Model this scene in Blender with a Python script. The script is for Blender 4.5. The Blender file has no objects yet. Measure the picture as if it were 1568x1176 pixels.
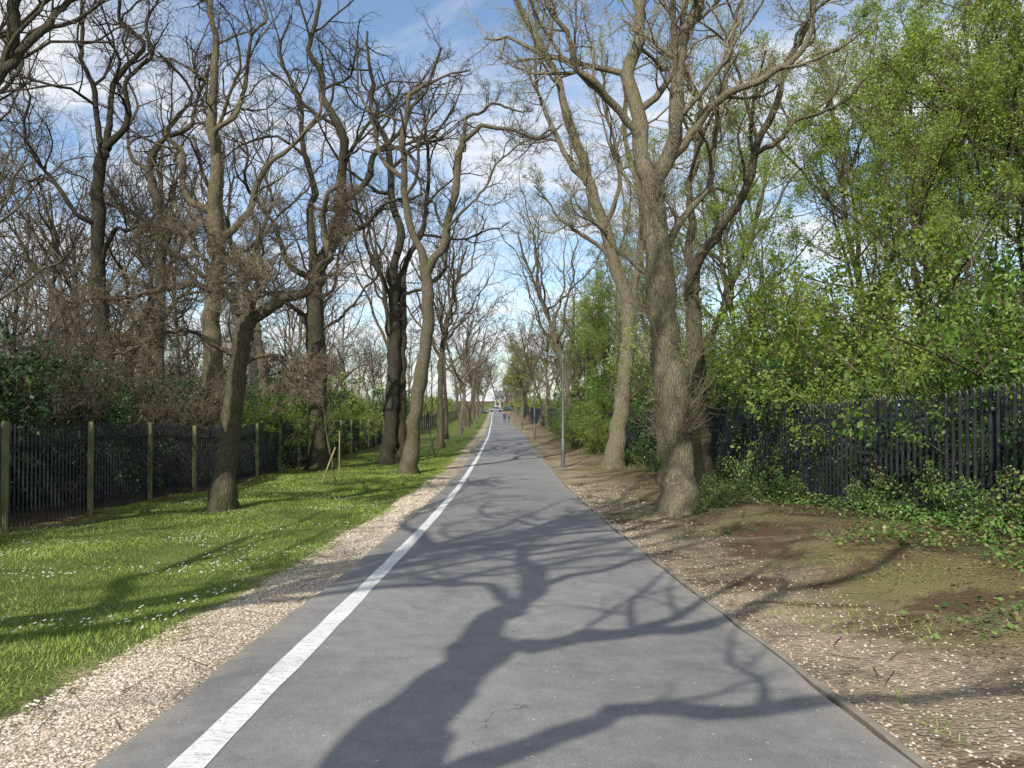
import bpy, math, numpy as np
from mathutils import Vector, Matrix
rng=np.random.default_rng(7)
R=math.radians
scene=bpy.context.scene
SUN_AZ=R(20); SUN_EL=R(39)

# ---------------------------------------------------------------- materials
def new_mat(name):
    m=bpy.data.materials.new(name); m.use_nodes=True
    nt=m.node_tree; nt.nodes.clear()
    return m,nt
def N(nt,t,**k):
    n=nt.nodes.new(t)
    for a,b in k.items(): setattr(n,a,b)
    return n
def L(nt,a,b): nt.links.new(a,b)
def ramp(nt,stops,interp='LINEAR'):
    r=nt.nodes.new('ShaderNodeValToRGB'); cr=r.color_ramp; cr.interpolation=interp
    while len(cr.elements)>1: cr.elements.remove(cr.elements[-1])
    cr.elements[0].position=stops[0][0]; cr.elements[0].color=(*stops[0][1],1)
    for p,c in stops[1:]:
        e=cr.elements.new(p); e.color=(*c,1)
    return r
def mixc(nt,blend='MIX',fac=None,a=None,b=None):
    n=nt.nodes.new('ShaderNodeMix'); n.data_type='RGBA'; n.blend_type=blend
    for s,v in ((n.inputs[0],fac),(n.inputs[6],a),(n.inputs[7],b)):
        if v is None: continue
        if hasattr(v,'is_linked'): nt.links.new(v,s)
        elif isinstance(v,(int,float)): s.default_value=v
        else: s.default_value=(*v,1)
    return n
def math_n(nt,op,a,b=None,clamp=False):
    n=nt.nodes.new('ShaderNodeMath'); n.operation=op; n.use_clamp=clamp
    for s,v in ((n.inputs[0],a),(n.inputs[1],b)):
        if v is None: continue
        if hasattr(v,'is_linked'): nt.links.new(v,s)
        else: s.default_value=v
    return n.outputs[0]
def out(nt,sh):
    o=nt.nodes.new('ShaderNodeOutputMaterial'); nt.links.new(sh,o.inputs[0])
def pbsdf(nt,col,rough=.8,bump=None,bstr=.3,bdist=.02,spec=.3,metal=0):
    p=nt.nodes.new('ShaderNodeBsdfPrincipled')
    if hasattr(col,'is_linked'): nt.links.new(col,p.inputs['Base Color'])
    else: p.inputs['Base Color'].default_value=(*col,1)
    if hasattr(rough,'is_linked'): nt.links.new(rough,p.inputs['Roughness'])
    else: p.inputs['Roughness'].default_value=rough
    p.inputs['Specular IOR Level'].default_value=spec
    p.inputs['Metallic'].default_value=metal
    if bump is not None:
        b=nt.nodes.new('ShaderNodeBump'); b.inputs['Strength'].default_value=bstr; b.inputs['Distance'].default_value=bdist
        nt.links.new(bump,b.inputs['Height']); nt.links.new(b.outputs[0],p.inputs['Normal'])
    return p.outputs[0]
def noise(nt,vec,scale,detail=5,rough=.6,dist=0):
    n=nt.nodes.new('ShaderNodeTexNoise'); n.inputs['Scale'].default_value=scale
    n.inputs['Detail'].default_value=detail; n.inputs['Roughness'].default_value=rough; n.inputs['Distortion'].default_value=dist
    if vec is not None: nt.links.new(vec,n.inputs['Vector'])
    return n.outputs[0]
def pos(nt): return nt.nodes.new('ShaderNodeNewGeometry').outputs['Position']
def diffuse(nt,col):
    d=nt.nodes.new('ShaderNodeBsdfDiffuse'); 
    if hasattr(col,'is_linked'): nt.links.new(col,d.inputs[0])
    else: d.inputs[0].default_value=(*col,1)
    return d.outputs[0]

def bark(name,dark,light,moss=(.10,.12,.04),mossamt=.35):
    m,nt=new_mat(name)
    tc=N(nt,'ShaderNodeTexCoord'); mp=N(nt,'ShaderNodeMapping'); mp.inputs['Scale'].default_value=(1,1,.16)
    wn=N(nt,'ShaderNodeTexNoise'); wn.inputs['Scale'].default_value=3.5; wn.inputs['Detail'].default_value=2; L(nt,tc.outputs['Object'],wn.inputs['Vector'])
    ad=mixc(nt,'LINEAR_LIGHT',.06,tc.outputs['Object'],wn.outputs['Color'])
    L(nt,ad.outputs[2],mp.inputs[0])
    n1=noise(nt,mp.outputs[0],34,5,.7,0)
    n2=noise(nt,tc.outputs['Object'],1.6,3,.65)
    v=N(nt,'ShaderNodeTexVoronoi'); v.inputs['Scale'].default_value=26; v.feature='DISTANCE_TO_EDGE'; L(nt,mp.outputs[0],v.inputs['Vector'])
    r=ramp(nt,[(.3,dark),(.68,light)]); L(nt,n1,r.inputs[0])
    fac=math_n(nt,'MULTIPLY',math_n(nt,'SUBTRACT',n2,.42,True),mossamt*6,True)
    c=mixc(nt,'MIX',fac,r.outputs[0],moss)
    # greener foot of the trunk
    sz=N(nt,'ShaderNodeSeparateXYZ'); L(nt,tc.outputs['Object'],sz.inputs[0])
    ft=math_n(nt,'MULTIPLY',math_n(nt,'SUBTRACT',1.0,math_n(nt,'MULTIPLY',sz.outputs[2],.28),True),math_n(nt,'MULTIPLY',n2,1.0),True)
    c=mixc(nt,'MIX',math_n(nt,'MULTIPLY',ft,.55),c.outputs[2],moss)
    oi=N(nt,'ShaderNodeObjectInfo'); rv=ramp(nt,[(0,(.75,.74,.72)),(.5,(1,1,1)),(1,(1.2,1.17,1.08))]); L(nt,oi.outputs['Random'],rv.inputs[0]); c=mixc(nt,'MULTIPLY',1.0,c.outputs[2],rv.outputs[0])
    e=math_n(nt,'MULTIPLY',v.outputs['Distance'],4,True)
    c2=mixc(nt,'MULTIPLY',.4,c.outputs[2],None)
    rr=ramp(nt,[(0,(.45,.42,.38)),(.6,(1,1,1))]); L(nt,e,rr.inputs[0]); L(nt,rr.outputs[0],c2.inputs[7])
    h=math_n(nt,'ADD',n1,math_n(nt,'MULTIPLY',e,.6))
    out(nt,pbsdf(nt,c2.outputs[2],.9,h,.9,.03,.15)); return m
B_DARK=bark('bark_dark',(.030,.026,.020),(.12,.105,.08),(.075,.085,.035),.3)
B_MID=bark('bark_brown',(.065,.054,.040),(.25,.21,.155),(.13,.14,.055),.35)
B_PALE=bark('bark_pale',(.10,.085,.062),(.36,.31,.23),(.21,.20,.10),.4)
def twig(name,c1,c2,sc=.7):
    m,nt=new_mat(name)
    n=noise(nt,pos(nt),sc,1)
    r=ramp(nt,[(.35,c1),(.65,c2)]); L(nt,n,r.inputs[0])
    out(nt,diffuse(nt,r.outputs[0])); return m
TW_DARK=twig('twig_dark',(.045,.037,.029),(.11,.092,.07))
TW_MID=twig('twig_brown',(.10,.08,.055),(.20,.165,.115))
TW_PALE=twig('twig_pale',(.17,.145,.095),(.32,.275,.18))
TW_PINK=twig('twig_beech',(.11,.088,.062),(.23,.19,.135))
TW_FAR=twig('far_bark',(.065,.054,.040),(.16,.135,.10),.25)
def leafmat(name,cols,rough=.5,trans=.4,spec=.35,w=.4,sc=.9):
    m,nt=new_mat(name)
    g=nt.nodes.new('ShaderNodeNewGeometry')
    n=noise(nt,g.outputs['Position'],sc,2)
    f=math_n(nt,'ADD',math_n(nt,'MULTIPLY',g.outputs['Random Per Island'],1-w),math_n(nt,'MULTIPLY',n,w))
    k=len(cols); r=ramp(nt,[(.15+.7*i/(k-1),c) for i,c in enumerate(cols)]); L(nt,f,r.inputs[0])
    p=pbsdf(nt,r.outputs[0],rough,spec=spec) if spec>0 else diffuse(nt,r.outputs[0])
    if trans<=0: out(nt,p); return m
    t=nt.nodes.new('ShaderNodeBsdfTranslucent')
    tcol=mixc(nt,'MULTIPLY',1.0,r.outputs[0],(1.3,1.35,.6)); L(nt,tcol.outputs[2],t.inputs[0])
    mx=nt.nodes.new('ShaderNodeMixShader'); mx.inputs[0].default_value=trans
    L(nt,p,mx.inputs[1]); L(nt,t.outputs[0],mx.inputs[2]); out(nt,mx.outputs[0]); return m
LF_YOUNG=leafmat('young_leaves',[(.13,.19,.035),(.22,.32,.06),(.32,.42,.10),(.38,.44,.16)],.5,.42,0)
LF_GREEN=leafmat('green_leaves',[(.05,.10,.02),(.12,.215,.035),(.22,.33,.065)],.45,.33,.3)
LF_DARK=leafmat('evergreen_leaves',[(.010,.028,.008),(.025,.065,.016),(.055,.12,.028),(.10,.17,.05)],.38,.0,.4)
LF_BROWN=leafmat('dead_leaves',[(.08,.05,.028),(.15,.10,.055),(.23,.155,.09),(.31,.23,.15)],.8,0,0)
LF_BUD=leafmat('beech_buds',[(.16,.115,.065),(.26,.20,.12),(.33,.27,.17)],.7,.0,0)
LF_GRASS=leafmat('grass_blades',[(.075,.12,.022),(.15,.225,.038),(.24,.33,.065),(.34,.41,.11),(.44,.44,.19)],.6,0,0,.70,.8)
LF_IVY=leafmat('ivy_leaves',[(.02,.055,.012),(.06,.14,.028),(.14,.23,.045),(.24,.18,.08)],.4,.0,.4)
LF_FAR=leafmat('far_leaves',[(.11,.15,.03),(.22,.28,.06),(.31,.36,.11)],.4,.0,0)
def plain(name,c1,c2,rough=.6,scale=3,spec=.3,metal=0):
    m,nt=new_mat(name); n=noise(nt,pos(nt),scale,5)
    r=ramp(nt,[(.3,c1),(.7,c2)]); L(nt,n,r.inputs[0]); out(nt,pbsdf(nt,r.outputs[0],rough,spec=spec,metal=metal)); return m

# ---------------------------------------------------------------- mesh helper
def build(name,parts,mats,smooth=True,link=True,attr=None):
    vs=[];lv=[];ls=[];mi=[];off=0;lo=0
    for V,F,m in parts:
        V=np.asarray(V,dtype=np.float32).reshape(-1,3); F=np.asarray(F,dtype=np.int64)
        vs.append(V); lv.append((F+off).ravel()); k=F.shape[1]
        ls.append(lo+np.arange(F.shape[0])*k); mi.append(np.full(F.shape[0],m)); off+=len(V); lo+=F.size
    V=np.concatenate(vs);lv=np.concatenate(lv).astype(np.int32);ls=np.concatenate(ls).astype(np.int32);mi=np.concatenate(mi).astype(np.int32)
    me=bpy.data.meshes.new(name)
    me.vertices.add(len(V)); me.vertices.foreach_set('co',V.ravel())
    me.loops.add(len(lv)); me.loops.foreach_set('vertex_index',lv)
    me.polygons.add(len(ls)); me.polygons.foreach_set('loop_start',ls)
    me.polygons.foreach_set('material_index',mi)
    me.polygons.foreach_set('use_smooth',np.full(len(ls),smooth))
    for m in mats: me.materials.append(m)
    me.update(calc_edges=True)
    if attr is not None:
        a=me.attributes.new('u','FLOAT','POINT'); a.data.foreach_set('value',np.asarray(attr,dtype=np.float32))
    if not link: return me
    o=bpy.data.objects.new(name,me); scene.collection.objects.link(o); return o
def inst(name,me,loc,rz=0,s=(1,1,1),parent=None):
    o=bpy.data.objects.new(name,me); scene.collection.objects.link(o)
    o.location=loc; o.rotation_euler=(0,0,rz); o.scale=s if hasattr(s,'__len__') else (s,s,s)
    if parent: o.parent=parent
    return o
def empty(name,loc=(0,0,0)):
    e=bpy.data.objects.new(name,None); e.location=loc; scene.collection.objects.link(e); return e
def nrm(a): return a/np.maximum(np.linalg.norm(a,axis=-1,keepdims=True),1e-9)

def tubes(P,Rd,s):
    n,k,_=P.shape
    T=np.empty_like(P); T[:,1:-1]=P[:,2:]-P[:,:-2]; T[:,0]=P[:,1]-P[:,0]; T[:,-1]=P[:,-1]-P[:,-2]; T=nrm(T)
    ch=nrm(P[:,-1]-P[:,0]); ref=np.where(np.abs(ch[:,2:3])<.8,np.array([[0,0,1.]]),np.array([[1.,0,0]]))
    ref=nrm(np.cross(ch,ref))[:,None,:]
    Nn=nrm(ref-T*np.sum(ref*T,-1,keepdims=True)); Bn=np.cross(T,Nn)
    a=np.arange(s)*2*math.pi/s
    V=P[:,:,None,:]+(Rd[:,:,None,None]*(np.cos(a)[None,None,:,None]*Nn[:,:,None,:]+np.sin(a)[None,None,:,None]*Bn[:,:,None,:]))
    i=np.arange(n)[:,None,None]*(k*s); j=np.arange(k-1)[None,:,None]*s; q=np.arange(s)[None,None,:]; q2=(q+1)%s
    F=np.stack([i+j+q,i+j+q2,i+j+s+q2,i+j+s+q],-1).reshape(-1,4)
    return V.reshape(-1,3),F
def leaves(C,size,rg,aspect=.55,flat=0.0):
    n=len(C); a=nrm(rg.normal(size=(n,3))*np.array([1,1,1-flat])); b=nrm(np.cross(a,nrm(rg.normal(size=(n,3))*np.array([1,1,1-flat])+1e-6)))
    if flat>.5:
        b=nrm(np.cross(a,np.array([0,0,1.])+rg.normal(size=(n,3))*(1-flat)))
    s=np.asarray(size).reshape(-1,1)
    V=np.stack([C-a*s*.5,C+b*s*aspect*.5,C+a*s*.5,C-b*s*aspect*.5],1)
    return V.reshape(-1,3),np.arange(4*n).reshape(n,4)

def grow(P0,D,Ln,R0,k,wander,trop,rg,taper=.25):
    n=len(P0); pts=np.empty((n,k+1,3)); pts[:,0]=P0; d=D.copy(); st=(Ln/k)[:,None]
    for i in range(k):
        d=nrm(d+rg.normal(size=(n,3))*wander+np.array([0,0,trop]))
        pts[:,i+1]=pts[:,i]+d*st
    t=np.linspace(0,1,k+1)[None]
    rad=R0[:,None]*(1-(1-taper)*t)
    return pts,rad
def spawn(P,Rd,m,tmin,ratio,ang,rg,rmin=.003,rf=.6,minlen=.15,upb=.0,Lcap=99,slim=.018):
    n,k,_=P.shape
    Ls=np.linalg.norm(np.diff(P,axis=1),axis=-1).sum(1)
    t=tmin+(1-tmin)*((np.arange(m)[None]+rg.random((n,m)))/m)
    x=t*(k-1); i=np.minimum(x.astype(int),k-2); f=(x-i)[...,None]; nn=np.arange(n)[:,None]
    p=P[nn,i]*(1-f)+P[nn,i+1]*f; T=nrm(P[nn,i+1]-P[nn,i]); r=Rd[nn,i]*(1-f[...,0])+Rd[nn,i+1]*f[...,0]
    q=nrm(np.cross(T,rg.normal(size=T.shape)))
    a=ang*(0.7+.6*rg.random((n,m)))[...,None]
    D=nrm(np.cos(a)*T+np.sin(a)*q+np.array([0,0,upb]))
    ln=Ls[:,None]*ratio*(.55+.75*rg.random((n,m)))*(1.15-.65*t); ln=np.clip(ln,minlen,Lcap)
    rr=np.maximum(np.minimum(r*rf,ln*slim+.002),rmin)
    return p.reshape(-1,3),D.reshape(-1,3),ln.ravel(),rr.ravel()
def crooked(pts,rg,amt):
    pts=np.array(pts,float); o=[pts[0]]
    for a,b in zip(pts[:-1],pts[1:]):
        l=np.linalg.norm(b-a); o.append((a+b)/2+rg.normal(size=3)*l*amt); o.append(b)
    return np.array(o)
def smooth_path(pts,K,rg,jit=.03):
    pts=np.array(pts,float); n=len(pts)
    ext=np.vstack([2*pts[0]-pts[1],pts,2*pts[-1]-pts[-2]])
    x=np.linspace(0,n-1,K); i=np.minimum(x.astype(int),n-2); f=(x-i)[:,None]
    p0,p1,p2,p3=ext[i],ext[i+1],ext[i+2],ext[i+3]
    o=.5*((2*p1)+(-p0+p2)*f+(2*p0-5*p1+4*p2-p3)*f**2+(-p0+3*p1-3*p2+p3)*f**3)
    w=rg.normal(size=(K,3))*jit; w[0]=0; return o+w

def tree_parts(trunks,limbs,rg,m=(8,7,6,4),ratio=(.45,.5,.5,.5),ang=(.9,.85,.8,.8),wander=(.2,.24,.26,.25),trop=(.06,.05,.04,.02),
               leaf=0,leafsize=.06,epi=0,epilen=.7,flare=1.6,low=.25,Lcap=5.5,rs=1.0,tsides=14,rmins=(.012,.008,.005,.0038),sides=(7,5,3,3),segs=(8,6,4,2),crook=0.0):
    parts=[];K=26; par=[];parr=[]
    for idx,(pts,r0,r1) in enumerate(trunks+limbs):
        r0*=rs; r1*=rs
        if crook and idx>=len(trunks): pts=crooked(pts,rg,crook)
        p=smooth_path(pts,K,rg,.012+.06*r0); r=np.linspace(r0,r1,K)*(1+.06*rg.normal(size=K))
        if idx<len(trunks):
            z=p[:,2]; r=r*(1+(flare-1)*np.exp(-np.maximum(z,0)/.35))
            p[0,2]-=.25
        V,F=tubes(p[None],r[None],tsides if r0>.12 else max(5,tsides-6))
        V=V+ (np.sin(V[:,[2,0,1]]*9+idx)*.5+np.sin(V[:,[1,2,0]]*17))*.018*min(1,r0/.3)
        if idx<len(trunks):
            c=p[0]; dx=V[:,:2]-c[:2]; an=np.arctan2(dx[:,1],dx[:,0]); w=np.exp(-np.maximum(V[:,2],0)/.28)*(V[:,2]<1.2)
            V[:,:2]+=dx*(w*.45*np.maximum(0,np.sin(an*2.5+idx)))[:,None]
        parts.append((V,F,0)); 
        if idx>=len(trunks): par.append(p); parr.append(r)
        else:
            if not limbs: par.append(p); parr.append(r)
    trp=[smooth_path(t[0],K,rg,0) for t in trunks]; 
    P=np.array(par); Rr=np.array(parr)
    for lv in range(len(m)):
        q=min(lv,3)
        p0,D,ln,rr=spawn(P,Rr,m[lv],low if lv==0 else .12,ratio[lv],ang[lv],rg,rmin=rmins[q],minlen=(.5,.3,.2,.12)[q],upb=.12 if lv<2 else 0,Lcap=Lcap)
        P,Rr=grow(p0,D,ln,rr,segs[q],wander[q],trop[q],rg,.3)
        V,F=tubes(P,Rr,sides[q]); parts.append((V,F,0 if lv==0 else 1))
    if epi:
        Pt=np.array(trp); Rt=np.array([np.linspace(t[1],t[2],K) for t in trunks])
        p0,D,ln,rr=spawn(Pt,Rt,epi,.22,1,1.1,rg,rmin=.005,minlen=.1); ln=epilen*(.4+rg.random(len(ln))); rr=np.full(len(ln),.011)
        Pe,Re=grow(p0,D,ln,rr,5,.2,.16,rg); V,F=tubes(Pe,Re,3); parts.append((V,F,1))
        p0,D,ln,rr=spawn(Pe,Re,7,.1,.55,.7,rg,rmin=.005,minlen=.1)
        Pe,Re=grow(p0,D,ln,rr,3,.2,.1,rg); V,F=tubes(Pe,Re,3); parts.append((V,F,1))
    if leaf:
        n=len(P); ii=rg.integers(0,n,leaf); jj=rg.integers(1,P.shape[1],leaf)
        C=P[ii,jj]+rg.normal(size=(leaf,3))*leafsize*.8
        V,F=leaves(C,leafsize*(.6+.8*rg.random(leaf)),rg); parts.append((V,F,2))
    return parts
def auto_tree(seed,h=15,r=.28,lean=.3,fork=.4,nl=7,spread=.65,wl=.22,**kw):
    rg=np.random.default_rng(seed)
    def pth(a,d,ln,n,w,tr):
        P,_=grow(np.array([a],float),nrm(np.array([d],float)),np.array([ln]),np.array([1.]),n,w,tr,rg); return P[0]
    tp=pth((0,0,0),(rg.normal()*lean*.4,rg.normal()*lean*.4,1),h*.95,9,.09,.05)
    trunks=[(tp,r,r*.22)]; limbs=[(tp[3:],r*.6,r*.2)]
    for i in range(nl):
        t=fork+(.85-fork)*i/nl; x=t*9; j=int(x); a=tp[j]+(tp[j+1]-tp[j])*(x-j); az=i*2.4+rg.random()
        e=spread*(.8+.4*rg.random()); d=(math.sin(e)*math.cos(az),math.sin(e)*math.sin(az),math.cos(e))
        ln=h*(.58-.3*(t-fork)); limbs.append((pth(a,d,ln,7,wl,.14),r*.52*(1.1-t*.6),r*.08))
    return tree_parts(trunks,limbs,rg,**kw)
def shrub_parts(seed,h=3,stems=14,m=(9,7),leafn=9000,leafsize=.06,spread=.6,droop=.0,r=.03,rmin=.004,segs=(8,5,4,3),s0=5):
    rg=np.random.default_rng(seed); parts=[]
    az=rg.random(stems)*6.28; e=spread*rg.random(stems)**.7
    D=np.stack([np.sin(e)*np.cos(az),np.sin(e)*np.sin(az),np.cos(e)],1); P0=np.stack([np.cos(az)*.15,np.sin(az)*.15,az*0-.1],1)*(1+rg.random((stems,1))); P0[:,2]=-.1
    P,Rr=grow(P0,D,h*(.75+.4*rg.random(stems)),np.full(stems,r),segs[0],.13,.0-droop,rg,.3); V,F=tubes(P,Rr,s0); parts.append((V,F,0))
    for lv,mm in enumerate(m):
        p0,D,ln,rr=spawn(P,Rr,mm,.08,(.42,.5,.5)[lv],(1.0,.9,.8)[lv],rg,rmin=rmin,minlen=.15,Lcap=h*.45)
        P,Rr=grow(p0,D,ln,rr,segs[lv+1],.2,.03-droop,rg,.4); V,F=tubes(P,Rr,3); parts.append((V,F,1))
    if leafn:
        ii=rg.integers(0,len(P),leafn); jj=rg.integers(1,P.shape[1],leafn)
        C=P[ii,jj]+rg.normal(size=(leafn,3))*leafsize*.9; C[:,2]=np.maximum(C[:,2],.03)
        V,F=leaves(C,leafsize*(.6+.8*rg.random(leafn)),rg,.6); parts.append((V,F,2))
    return parts

# ---------------------------------------------------------------- terrain
GY=[-60,0,3.4,5.4,8,14.2,22.7,38.6,60,117,200,320,900]; GZ=[.6,-1.42,-1.6,-1.73,-1.90,-2.25,-2.62,-2.98,-3.25,-3.85,-3.9,-3.9,-3]
_gy=np.linspace(-60,900,1921); _gz=np.interp(_gy,GY,GZ); 
_k=np.ones(9)/9; _gz=np.convolve(np.pad(_gz,4,mode='edge'),_k,'valid')
def g(Y): return np.interp(Y,_gy,_gz)
_cx=np.interp(_gy,[-60,0,15,38,70,117,200,320,900],[.1,.0,-.12,-.32,-.7,-1.75,-3.6,-6,-6]); _cx=np.convolve(np.pad(_cx,12,mode='edge'),np.ones(25)/25,'valid')
def cx(Y): return np.interp(Y,_gy,_cx)
def H(X,Y):
    X=np.asarray(X,float);Y=np.asarray(Y,float); u=X-cx(Y)
    z=g(Y)+0
    z=z+np.interp(u,[-300,-30,-9,-4,-2.2,-1.85,1.85,2.3,3.2,4.4,5.6,7,10,300],[.2,-.3,-.12,-.06,0,-.025,-.025,.0,.08,.28,.26,.12,0,.3])
    b=.022*(np.sin(X*2.1+Y*.7)+np.sin(X*.9-Y*1.7+1)+np.sin(X*4.3+Y*3.1)*.5)+.03*np.sin(Y*.55+X*.3)
    w=np.clip((np.abs(u)-2.2)/1.5,0,1)
    return z+b*w
ys=np.concatenate([np.linspace(-60,-2,30),np.arange(-1.8,40,.2),np.arange(40,120,1.0),np.geomspace(120,900,40)])
us=np.concatenate([-np.geomspace(300,11,24),np.arange(-10.8,-2.3,.15),np.arange(-2.3,-1.75,.05),[-1.2,0,1.2],np.arange(1.8,2.6,.08),np.arange(2.65,9,.15),np.geomspace(9.3,300,26)])
YY,UU=np.meshgrid(ys,us,indexing='ij'); XX=UU+cx(YY); ZZ=H(XX,YY)
ny,nu=YY.shape
def gridF(ny,nu):
    i=np.arange(ny-1)[:,None]*nu; j=np.arange(nu-1)[None]; return np.stack([i+j,i+j+1,i+nu+j+1,i+nu+j],-1).reshape(-1,4)
m_ground,nt=new_mat('ground_mat')
P_=pos(nt); at=N(nt,'ShaderNodeAttribute'); at.attribute_name='u'
n1=noise(nt,P_,1.1,3); n2=noise(nt,P_,9,4,.7); n3=noise(nt,P_,60,3,.7); n4=noise(nt,P_,.35,3); n5=noise(nt,P_,.8,4,.65,.6)
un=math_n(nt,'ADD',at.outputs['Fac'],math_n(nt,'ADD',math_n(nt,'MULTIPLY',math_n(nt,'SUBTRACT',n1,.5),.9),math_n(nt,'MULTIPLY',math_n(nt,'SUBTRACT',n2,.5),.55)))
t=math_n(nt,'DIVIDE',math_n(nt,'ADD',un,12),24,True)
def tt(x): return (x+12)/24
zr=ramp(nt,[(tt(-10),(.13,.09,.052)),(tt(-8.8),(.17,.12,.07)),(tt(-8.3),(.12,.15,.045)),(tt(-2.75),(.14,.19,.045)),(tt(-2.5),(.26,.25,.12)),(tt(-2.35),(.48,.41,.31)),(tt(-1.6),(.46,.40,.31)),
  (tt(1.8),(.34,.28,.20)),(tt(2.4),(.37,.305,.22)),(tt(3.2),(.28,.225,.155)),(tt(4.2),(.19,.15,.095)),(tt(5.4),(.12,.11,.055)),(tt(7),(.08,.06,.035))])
L(nt,t,zr.inputs[0])
vo=N(nt,'ShaderNodeTexVoronoi'); vo.inputs['Scale'].default_value=38; L(nt,P_,vo.inputs['Vector'])
sp=N(nt,'ShaderNodeSeparateColor'); L(nt,vo.outputs['Color'],sp.inputs[0])
c=mixc(nt,'MULTIPLY',.6,zr.outputs[0],None); rr=ramp(nt,[(0,(.5,.47,.43)),(.5,(.95,.93,.9)),(1,(1.4,1.38,1.33))]); L(nt,sp.outputs[0],rr.inputs[0]); L(nt,rr.outputs[0],c.inputs[7])
r3=ramp(nt,[(.3,(.55,.55,.55)),(.6,(1.1,1.1,1.1))]); L(nt,n3,r3.inputs[0]); c2=mixc(nt,'MULTIPLY',.7,c.outputs[2],r3.outputs[0])
r4=ramp(nt,[(.38,(.7,.72,.68)),(.62,(1.15,1.1,1.1))]); L(nt,n1,r4.inputs[0]); c3=mixc(nt,'MULTIPLY',.8,c2.outputs[2],r4.outputs[0])
right=math_n(nt,'GREATER_THAN',un,1.95)
mk=math_n(nt,'MULTIPLY',math_n(nt,'MULTIPLY',math_n(nt,'SUBTRACT',n4,.5,True),8,True),right)
c4=mixc(nt,'MIX',math_n(nt,'MULTIPLY',mk,.65),c3.outputs[2],(.18,.175,.065))
mb=math_n(nt,'MULTIPLY',math_n(nt,'MULTIPLY',math_n(nt,'SUBTRACT',n5,.50,True),12,True),right)
c5=mixc(nt,'MIX',math_n(nt,'MULTIPLY',mb,.8),c4.outputs[2],(.095,.062,.034))
hh=math_n(nt,'ADD',n3,math_n(nt,'MULTIPLY',vo.outputs['Distance'],-1.2))
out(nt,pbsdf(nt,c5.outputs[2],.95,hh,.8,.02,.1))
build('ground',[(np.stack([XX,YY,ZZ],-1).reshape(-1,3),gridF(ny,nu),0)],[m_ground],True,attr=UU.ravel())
# asphalt
m_road,nt=new_mat('asphalt'); P_=pos(nt)
a1=noise(nt,P_,.5,4); a2=noise(nt,P_,160,2,.8); a3=noise(nt,P_,5,4,.7)
r1=ramp(nt,[(.3,(.20,.196,.194)),(.7,(.285,.281,.278))]); L(nt,a1,r1.inputs[0])
r2=ramp(nt,[(.3,(.5,.5,.51)),(.55,(1,1,1)),(.75,(1.7,1.68,1.6))]); L(nt,a2,r2.inputs[0])
ca=mixc(nt,'MULTIPLY',.9,r1.outputs[0],r2.outputs[0])
r5=ramp(nt,[(.3,(.8,.8,.8)),(.7,(1.15,1.13,1.1))]); L(nt,a3,r5.inputs[0]); cb=mixc(nt,'MULTIPLY',1,ca.outputs[2],r5.outputs[0])
vr=N(nt,'ShaderNodeTexVoronoi'); vr.feature='DISTANCE_TO_EDGE'; vr.inputs['Scale'].default_value=.42
wv=N(nt,'ShaderNodeVectorMath'); wv.operation='ADD'; nn=N(nt,'ShaderNodeTexNoise'); nn.inputs['Scale'].default_value=2.2; nn.inputs['Detail'].default_value=5; L(nt,P_,nn.inputs['Vector']); L(nt,P_,wv.inputs[0]); L(nt,nn.outputs['Color'],wv.inputs[1]); L(nt,wv.outputs[0],vr.inputs['Vector'])
ck=math_n(nt,'MULTIPLY',math_n(nt,'LESS_THAN',vr.outputs['Distance'],.003),math_n(nt,'GREATER_THAN',a1,.53))
cc=mixc(nt,'MIX',math_n(nt,'MULTIPLY',ck,.5),cb.outputs[2],(.07,.07,.07))
vs_=N(nt,'ShaderNodeTexVoronoi'); vs_.inputs['Scale'].default_value=9; L(nt,P_,vs_.inputs['Vector'])
spk=math_n(nt,'LESS_THAN',vs_.outputs['Distance'],.07)
cd=mixc(nt,'MIX',math_n(nt,'MULTIPLY',spk,.7),cc.outputs[2],(.6,.55,.47))
at=N(nt,'ShaderNodeAttribute'); at.attribute_name='u'
ed=math_n(nt,'MULTIPLY',math_n(nt,'SUBTRACT',math_n(nt,'ADD',math_n(nt,'ABSOLUTE',at.outputs['Fac']),math_n(nt,'MULTIPLY',math_n(nt,'SUBTRACT',a3,.5),.35)),1.62,True),5,True)
ce=mixc(nt,'MIX',math_n(nt,'MULTIPLY',ed,.45),cd.outputs[2],(.33,.29,.23))
out(nt,pbsdf(nt,ce.outputs[2],.8,a2,.5,.006,.3))
def strip(name,u0,u1,dz,mat,n=12,y0=-58,y1=330,wob=0):
    yy=ys[(ys>=y0)&(ys<=y1)]; uu=np.linspace(u0,u1,n)
    A,B=np.meshgrid(yy,uu,indexing='ij'); X=B+cx(A)
    if wob:
        w=np.zeros_like(A); e=wob*(np.sin(A*1.3)+np.sin(A*3.7+1)+np.sin(A*7.9)*.6)
        w[:,0]=-e[:,0]; w[:,-1]=e[:,-1]; X=X+w*.5
    Z=g(A)+dz
    return build(name,[(np.stack([X,A,Z],-1).reshape(-1,3),gridF(*A.shape),0)],[mat],True,attr=B.ravel())
strip('asphalt_path',-1.8,1.8,0.0,m_road,14,wob=.02)
m_line,nt=new_mat('road_paint'); P_=pos(nt)
a=noise(nt,P_,30,6,.8); b=noise(nt,P_,3,4); mp=N(nt,'ShaderNodeMapping'); mp.inputs['Scale'].default_value=(5,26,5); mp.inputs['Rotation'].default_value=(0,0,.35); L(nt,P_,mp.inputs[0]); c_=noise(nt,mp.outputs[0],1.6,4,.7,.6)
f=math_n(nt,'MULTIPLY',math_n(nt,'SUBTRACT',math_n(nt,'ADD',math_n(nt,'MULTIPLY',a,.55),math_n(nt,'MULTIPLY',c_,.65)),.625,True),14,True)
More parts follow.
